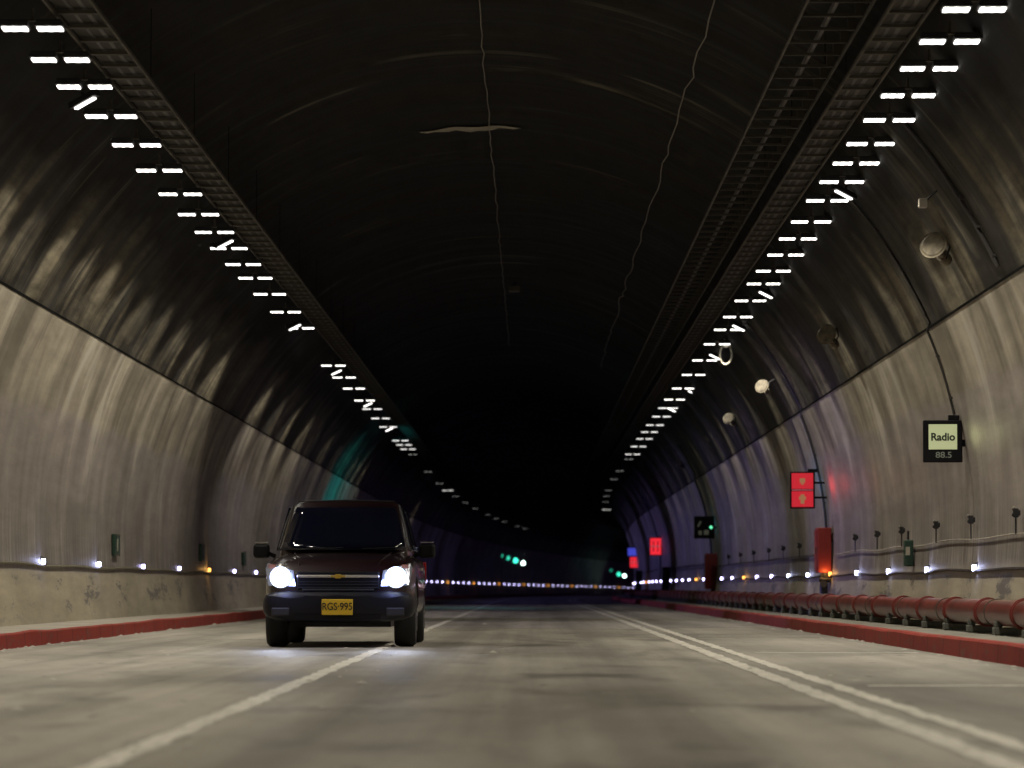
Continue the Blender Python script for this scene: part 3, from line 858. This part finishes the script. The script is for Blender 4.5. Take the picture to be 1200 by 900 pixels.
# ------------------------------------------------------------------ red water main
PX, PZ, PR = 4.92, 0.405, 0.138
pl = thing('water_pipe', 'thick red water pipe with raised flanges running along the right walkway', 'pipe', (0, 0, 0))
sweep('pipe', [(PX + PR * math.cos(q * PI / 12), PZ + PR * math.sin(q * PI / 12)) for q in range(24)], frange(10, 160, 5) + frange(166, 300, 6), M['pipe_red'], parent=pl, closed=True)
d = 38.3 - 3.12 * 6; i = 0
fl = MB()
fl.tube([(0, -0.045, 0), (0, -0.008, 0)], PR + 0.022, 24); fl.tube([(0, 0.004, 0), (0, 0.04, 0)], PR + 0.022, 24); fl.tube([(0, -0.10, 0), (0, 0.10, 0)], PR + 0.012, 24)
for q in range(8):
    fl.tube([((PR + .012) * math.cos(q * PI / 4 + .2), -0.06, (PR + .012) * math.sin(q * PI / 4 + .2)), ((PR + .012) * math.cos(q * PI / 4 + .2), 0.055, (PR + .012) * math.sin(q * PI / 4 + .2))], 0.011, 6)
f0 = fl.build('flange', M['flange'], pl, smooth=True); ff = True
while d < 230:
    o = f0 if ff else f0.copy()
    if not ff: col.objects.link(o)
    ff = False
    o.location = P(PX, d, PZ); d += 3.12
bd = MB().tube([(0, -0.02, 0), (0, 0.02, 0)], PR + 0.008, 24).build('clamp_band', M['galv'], pl, smooth=True); ff = True
d = 39.7 - 2.4 * 8
blk = MB(); blk.box((0, 0, -0.035), (0.30, 0.24, 0.08)); blk.box((-0.10, 0, 0.035), (0.07, 0.2, 0.06)); blk.box((0.10, 0, 0.035), (0.07, 0.2, 0.06))
b0 = blk.build('pipe_support', M['block'], bevel=0.012)
i = 0; seen = 0
while d < 230:
    o = b0 if i == 0 else b0.copy()
    if i: col.objects.link(o)
    o.location = P(PX, d, KH + 0.075)
    if d < 38.9: lab = 'grey concrete pipe support before the right edge of the picture, outside it'; g = 'pipe supports outside the picture'
    elif d < 68: lab = '%s grey concrete block under the red pipe from the right edge' % ORD[seen]; seen += 1; g = 'blocks under the red pipe'
    else: lab = 'small concrete block under the dim far stretch of the red pipe'; g = 'blocks under the far red pipe'
    tag(o, lab, 'pipe support', g)
    if (i % 2) == 0 and d > 30 and d < 150:
        c = bd if ff else bd.copy()
        if not ff: col.objects.link(c)
        ff = False; c.location = P(PX, d + 0.9, PZ)
    d += 2.4; i += 1

# ------------------------------------------------------------------ red hydrant cabinets
def cabinet(label, px0, px1, y0, y1, d, mm):
    X = ((px0 + px1) / 2 - 622) * d / 4500; w = (px1 - px0) * d / 4500
    z0 = CAMH + (687 - y1) * d / 4500; z1 = CAMH + (687 - y0) * d / 4500; h = z1 - z0
    t = thing('hydrant_cabinet', label, 'cabinet', P(X, d, z0), group='red hydrant cabinets on the right wall')
    MB().box((0, 0.35, h / 2), (w, 0.70, h)).build('case', mm, t, bevel=0.015)
    MB().box((-w / 2 - 0.008, 0.35, h / 2), (0.016, 0.62, h * 0.9)).build('door', mm, t)
    MB().box((-w / 2 - 0.025, 0.14, h / 2), (0.02, 0.03, 0.12)).build('handle', M['galv'], t)
    MB().box((w / 2 + 0.05, 0.1, h * 0.35), (0.10, 0.16, h * 0.7)).build('cable_duct', M['dark'], t)
    b = MB().tube([(0.0, 0.05, 0.0), (0.0, 0.05, -0.20)], 0.05, 10); b.tube([(-0.10, 0.05, -0.12), (0.12, 0.05, -0.12)], 0.055, 10)
    b.tube([(-0.02, 0.03, -0.20), (-0.02, 0.03, -0.38)], 0.075, 10); b.tube([(0.14, 0.1, 0.02), (0.16, 0.1, -0.36)], 0.05, 8)
    b.box((0.05, 0.1, -0.06), (0.24, 0.16, 0.10))
    b.build('valve', M['dark'], t, smooth=True)
    b = MB().tube([(-0.03, -0.10, -0.20), (-0.03, -0.06, -0.20)], 0.065, 12); b.build('valve_wheel', M['galv'], t)
    MB().tube([(0.15, -0.03, -0.16), (0.15, 0.0, -0.16)], 0.05, 12).build('valve_wheel', M['galv'], t)
    return t
cabinet('tall bright red hydrant cabinet beside the red lane sign conduit', 958, 974, 618, 671, 70.2, M['cab_red'])
cabinet('dim dark red cabinet farther down the right wall under the dark sign', 827, 844, 648, 690, 114, M['cab_red'])
for px, y0, d, lab in ((781, 664, 152, 'black wall cabinet beyond the far red cabinet'), (749, 668, 196, 'last black wall cabinet at the end of the right wall')):
    t = thing('wall_cabinet', lab, 'cabinet', P((px - 622) * d / 4500 - sx(d), d, 0.2))
    hh = (687 - y0) * d / 4500 + CAMH - 0.2
    MB().box((0, 0.3, hh / 2), (0.34, 0.6, hh)).build('case', M['black'], t, bevel=0.02)
    MB().box((0, -0.006, hh / 2), (0.28, 0.012, hh * 0.85)).build('door', M['dark'], t)

# ------------------------------------------------------------------ the pickup truck
CARX, CARY = -2.15, 42.9
paint, pnt, pb = mat('dark_maroon_car_paint'); g = NT(pnt)
pb.inputs['Base Color'].default_value = (0.012, 0.003, 0.005, 1); pb.inputs['Roughness'].default_value = 0.30
pb.inputs['Coat Weight'].default_value = 0.8; pb.inputs['Coat Roughness'].default_value = 0.08
lowpaint = simple('dark_bumper_paint', (0.006, 0.006, 0.009), 0.45, spec=0.3)
glass, gnt, gb = mat('dark_windscreen_glass')
gb.inputs['Base Color'].default_value = (0.004, 0.005, 0.012, 1); gb.inputs['Roughness'].default_value = 0.05; gb.inputs['Coat Weight'].default_value = 0.3
chrome = simple('chrome_trim', (0.75, 0.73, 0.68), 0.38, 1.0)
tyre = simple('tyre_rubber', (0.013, 0.013, 0.014), 0.8)
rimm = simple('alloy_rim', (0.28, 0.28, 0.29), 0.35, 0.9)
headm = emit('lit_headlamp', (0.70, 0.80, 1.0), 16)
hrefl = emit('headlamp_surround_glow', (0.58, 0.70, 1.0), 4)
amber_l = simple('amber_indicator_lens', (0.22, 0.09, 0.05), 0.25)
gold = simple('gold_emblem', (0.65, 0.42, 0.06), 0.3, 0.6)
platem = simple('yellow_plate', (0.72, 0.47, 0.03), 0.45)
car = thing('pickup_truck', 'dark maroon pickup truck with both headlights on, driving towards the viewer', 'pickup truck', (CARX, CARY, 0), rz=R(0.0))
def loft(stations, name, mats, parent, sub=1, mi_fn=None):
    """stations: list of (y, [(x,z)...] half profile bottom-centre to top-centre); mirrored"""
    vs = []; fs = []; mis = []
    n = None
    for (y, hp) in stations:
        full = [(x, z) for x, z in hp] + [(-x, z) for x, z in reversed(hp) if abs(x) > 1e-6]
        n = len(full)
        for (x, z) in full: vs.append((x, y, z))
    for i in range(len(stations) - 1):
        for k in range(n):
            a = i * n + k; b = i * n + (k + 1) % n
            fs.append((a, b, b + n, a + n)); mis.append(0)
    fs.append(tuple(range(n))[::-1]); fs.append(tuple((len(stations) - 1) * n + k for k in range(n)))
    mis += [0, 0]
    b = MB(); b.v = vs; b.f = fs; b.mi = mis
    o = b.build(name, mats, parent, smooth=True)
    if sub:
        m = o.modifiers.new('sub', 'SUBSURF'); m.levels = sub; m.render_levels = sub
    return o
def bake(o):
    dg = bpy.context.evaluated_depsgraph_get(); dg.update()
    me = bpy.data.meshes.new_from_object(o.evaluated_get(dg)); old = o.data
    o.modifiers.clear(); o.data = me
def HB(w, zb, zs, zt, wt):       # half profile of the lower body
    return [(0, zb), (w * 0.75, zb), (w - 0.04, zb + 0.05), (w - 0.005, zb + 0.16), (w, (zb + zs) / 2 + 0.03), (w - 0.012, zs - 0.06), (w - 0.05, zs), (wt, zt - 0.01), (wt * 0.5, zt), (0, zt + 0.005)]
st = [(0.03, HB(0.60, 0.36, 0.76, 0.80, 0.50)),
      (0.10, HB(0.76, 0.32, 0.85, 0.90, 0.58)),
      (0.30, HB(0.835, 0.30, 0.93, 0.985, 0.64)),
      (0.70, HB(0.855, 0.30, 0.97, 1.035, 0.66)),
      (1.20, HB(0.865, 0.30, 1.00, 1.075, 0.68)),
      (1.45, HB(0.87, 0.30, 1.01, 1.08, 0.70)),
      (3.00, HB(0.87, 0.30, 1.01, 1.06, 0.72)),
      (3.40, HB(0.87, 0.30, 1.01, 1.04, 0.76)),
      (4.75, HB(0.86, 0.36, 1.01, 1.03, 0.78)),
      (4.90, HB(0.82, 0.42, 0.98, 1.00, 0.74))]
body = loft(st, 'body', [paint], car, 2)
cut = MB()
for yy in (0.86, 3.93):
    for s in (-1, 1): cut.tube([(s * 0.58, yy, 0.365), (s * 1.2, yy, 0.365)], 0.43, 28)
co = cut.build('cut', paint)
bed = MB().box((0, 4.1, 1.0), (1.42, 1.34, 0.9)).build('cut2', paint)
body.modifiers.new('b', 'BOOLEAN').object = co
body.modifiers['b'].solver = 'EXACT'
b2 = body.modifiers.new('b2', 'BOOLEAN'); b2.object = bed; b2.solver = 'EXACT'
for q in (co, bed): q.location = (CARX, CARY, 0)
bake(body)
for q in (co, bed): bpy.data.objects.remove(q)
body.data.polygons.foreach_set('use_smooth', [True] * len(body.data.polygons))
try: body.data.set_sharp_from_angle(angle=R(35))
except Exception: pass
# cab (pillars + roof) and glass
def HC(w0, w1, z0, z1): return [(0, z0), (w0, z0), (w0 - 0.02, z0 + 0.06), ((w0 + w1) / 2, (z0 + z1) / 2), (w1 + 0.02, z1 - 0.07), (w1 - 0.05, z1 - 0.015), (w1 * 0.5, z1), (0, z1 + 0.005)]
cabst = [(1.18, HC(0.74, 0.72, 0.98, 1.07)), (1.42, HC(0.765, 0.70, 0.98, 1.26)), (1.70, HC(0.78, 0.66, 0.98, 1.50)), (1.92, HC(0.785, 0.63, 0.98, 1.665)), (2.15, HC(0.785, 0.62, 0.98, 1.70)),
         (2.90, HC(0.785, 0.62, 0.98, 1.70)), (3.20, HC(0.78, 0.61, 0.98, 1.67)), (3.38, HC(0.77, 0.65, 0.98, 1.30)), (3.42, HC(0.76, 0.70, 0.98, 1.04))]
cab = loft(cabst, 'cab', [paint], car, 2)
def quad_panel(name, pts, m, parent, thick=0.01, nx=10, nz=6, bow=0.0):
    """bilinear curved panel; pts: bl, br, tr, tl; bow pushes the centre out along -y"""
    bl, br, tr, tl = [Vector(p) for p in pts]; vs = []; fs = []
    for j in range(nz + 1):
        for i in range(nx + 1):
            u = i / nx; v = j / nz
            p = (bl * (1 - u) + br * u) * (1 - v) + (tl * (1 - u) + tr * u) * v
            p.y -= bow * (1 - (2 * u - 1) ** 2)
            vs.append(p)
    for j in range(nz):
        for i in range(nx):
            a = j * (nx + 1) + i; fs.append((a, a + 1, a + nx + 2, a + nx + 1))
    b = MB(); b.add(vs, fs); o = b.build(name, m, parent, smooth=True)
    md = o.modifiers.new('s', 'SOLIDIFY'); md.thickness = thick; return o
ws = quad_panel('windscreen', [(-0.72, 1.20, 1.105), (0.72, 1.20, 1.105), (0.575, 1.79, 1.60), (-0.575, 1.79, 1.60)], glass, car, 0.012, bow=0.10)
for s in (-1, 1):
    quad_panel('side_window', [(s * 0.797, 1.62, 1.10), (s * 0.797, 2.35, 1.10), (s * 0.665, 2.30, 1.60), (s * 0.675, 1.95, 1.60)], glass, car, 0.012)
    quad_panel('side_window', [(s * 0.797, 2.43, 1.10), (s * 0.797, 3.15, 1.10), (s * 0.665, 3.08, 1.60), (s * 0.665, 2.38, 1.60)], glass, car, 0.012)
    MB().box((s * 0.868, 2.30, 0.88), (0.03, 0.16, 0.035)).build('door_handle', chrome, car, bevel=0.008)
    # side mirror
    mm = MB().box((s * 0.955, 1.42, 1.09), (0.19, 0.10, 0.165)).build('side_mirror', M['black'], car, bevel=0.035)
    MB().box((s * 0.955, 1.425, 1.19), (0.15, 0.07, 0.006)).build('cap_trim', chrome, mm)
    MB().tube([(s * 0.80, 1.46, 1.03), (s * 0.87, 1.43, 1.06)], 0.025, 8).build('mirror_arm', M['black'], mm)
    # wheels
    for yy in (0.86, 3.93):
        w = MB()
        prof = [(0.0, 0.20), (0.0, 0.335), (0.025, 0.358), (0.06, 0.365), (0.18, 0.365), (0.215, 0.358), (0.24, 0.335), (0.24, 0.20)]
        w.tube([(s * (0.845 - p[0]), yy, 0.365) for p in prof], [p[1] for p in prof], 36)
        wo = w.build('wheel', tyre, car, smooth=True)
        rr = MB().tube([(s * 0.848, yy, 0.365), (s * 0.82, yy, 0.365)], [0.06, 0.21], 24)
        for k in range(6):
            a = k * PI / 3
            rr.box((s * 0.846, yy + 0.12 * math.cos(a), 0.365 + 0.12 * math.sin(a)), (0.02, 0.17, 0.045), rx=a)
        rr.build('rim', rimm, wo, smooth=True)
        MB().tube([(s * 0.854, yy, 0.365), (s * 0.84, yy, 0.365)], 0.035, 12).build('hub_cap', chrome, wo)
# front face : bumper, grilles, lamps
bst = []
for (y, w, zb, zt) in ((-0.06, 0.62, 0.34, 0.60), (-0.02, 0.78, 0.29, 0.625), (0.06, 0.845, 0.275, 0.64), (0.30, 0.862, 0.285, 0.64), (0.42, 0.862, 0.30, 0.62)):
    bst.append((y, [(0, zb), (w * 0.7, zb), (w, zb + 0.05), (w, (zb + zt) / 2), (w, zt - 0.03), (w * 0.75, zt), (0, zt)]))
loft(bst, 'bumper', [lowpaint], car, 1)
gr = MB()
gr.box((0, 0.045, 0.745), (0.92, 0.06, 0.20)); gr.build('grille', M['black'], car, bevel=0.01)
bars = MB()
for z in (0.67, 0.705, 0.735): bars.box((0, 0.008, z), (0.88, 0.02, 0.008))
bars.build('grille_bars', M['greybox'], car)
MB().box((0, -0.005, 0.795), (0.92, 0.03, 0.030)).build('chrome_bar', chrome, car, bevel=0.008)
em = MB()
em.box((0, -0.028, 0.795), (0.16, 0.012, 0.024)); em.box((0, -0.028, 0.795), (0.06, 0.014, 0.048))
em.build('emblem', gold, car, bevel=0.003)
MB().box((0, -0.002, 0.645), (0.80, 0.03, 0.022)).build('grille_trim', M['greybox'], car, bevel=0.006)
MB().box((0, -0.055, 0.345), (0.95, 0.02, 0.05)).build('air_intake', M['black'], car)
for s in (-1, 1):
    MB().box((s * 0.64, -0.045, 0.40), (0.20, 0.03, 0.09)).build('fog_lamp', M['greybox'], car, bevel=0.012)
    # lamp unit wraps round the corner
    hb = MB()
    hb.add([(s * 0.47, 0.005, 0.68), (s * 0.79, 0.10, 0.69), (s * 0.825, 0.20, 0.88), (s * 0.80, 0.20, 0.945), (s * 0.50, 0.05, 0.86),
            (s * 0.47, 0.12, 0.68), (s * 0.79, 0.22, 0.69), (s * 0.825, 0.30, 0.88), (s * 0.80, 0.32, 0.945), (s * 0.50, 0.2, 0.86)],
           [(0, 1, 2, 3, 4), (5, 6, 7, 8, 9), (0, 1, 6, 5), (1, 2, 7, 6), (2, 3, 8, 7), (3, 4, 9, 8), (4, 0, 5, 9)])
    h = hb.build('headlight', simple('headlamp_glass', (0.35, 0.37, 0.42), 0.12, 0.5), car, bevel=0.006)
    rf = MB().add([(0, 0, 0)], []) if False else MB()
    rf.tube([(s * 0.645, 0.035, 0.785), (s * 0.645, 0.0, 0.785)], [0.075, 0.092], 24)
    rf.build('bulb', headm, h)
    rf = MB().tube([(s * 0.645, 0.07, 0.785), (s * 0.645, 0.012, 0.785)], [0.10, 0.118], 28); rf.build('reflector', hrefl, h)
    ind = MB().box((s * 0.745, 0.095, 0.905), (0.08, 0.05, 0.045)).build('indicator', amber_l, h, bevel=0.01)
    sp_ = lamp_light('headlight_beam', 'SPOT', car, (s * 0.645, -0.05, 0.785), (0.68, 0.76, 1.0), 85, 0.06, spot_size=R(34), spot_blend=0.9)
    sp_.rotation_euler = (R(90 - 9), 0, R(180))
    sp2 = lamp_light('headlight_spill', 'POINT', car, (s * 0.645, -0.16, 0.80), (0.35, 0.42, 1.0), 5, 0.05)
# bonnet creases, and grey strips standing in for highlights on the pillars
for s in (-1, 1):
    MB().tube([(s * 0.44, 0.16, 0.925), (s * 0.50, 0.55, 1.018), (s * 0.55, 1.12, 1.068)], 0.010, 6).build('bonnet_crease', paint, car, smooth=True)
    MB().tube([(s * 0.745, 1.30, 1.12), (s * 0.685, 1.60, 1.40), (s * 0.615, 1.86, 1.625)], 0.012, 6).build('pillar_highlight', M['greybox'], car, smooth=True)
MB().tube([(-0.56, 1.90, 1.672), (0, 1.85, 1.685), (0.56, 1.90, 1.672)], 0.007, 6).build('roof_trim', M['greybox'], car, smooth=True)
# wipers, plate
for x0, x1 in ((-0.55, 0.0), (0.02, 0.60)):
    MB().tube([(x0, 1.13, 1.10), (x1, 1.12, 1.125)], 0.008, 6).build('wiper', M['black'], car)
pt = MB().box((-0.005, -0.085, 0.452), (0.345, 0.014, 0.175)).build('number_plate', platem, car, bevel=0.006)
tmk = simple('plate_black', (0.02, 0.018, 0.012), 0.5)
a = text('plate_number', 'RGS\u00b7995', 0.115, tmk, pt, (-0.005, -0.0935, 0.455), (R(90), 0, 0), 0.84, bold=0.012)
MB().box((0, 3.0, 0.30), (1.1, 3.9, 0.16)).build('chassis', M['dark'], car)
MB().tube([(-0.6, 3.93, 0.36), (0.6, 3.93, 0.36)], 0.06, 10).build('axle', M['dark'], car)
for s in (-1, 1): MB().box((s * 0.80, 4.905, 0.86), (0.10, 0.03, 0.24)).build('tail_lamp', simple('tail_lens', (0.3, 0.01, 0.01), 0.2), car, bevel=0.01)
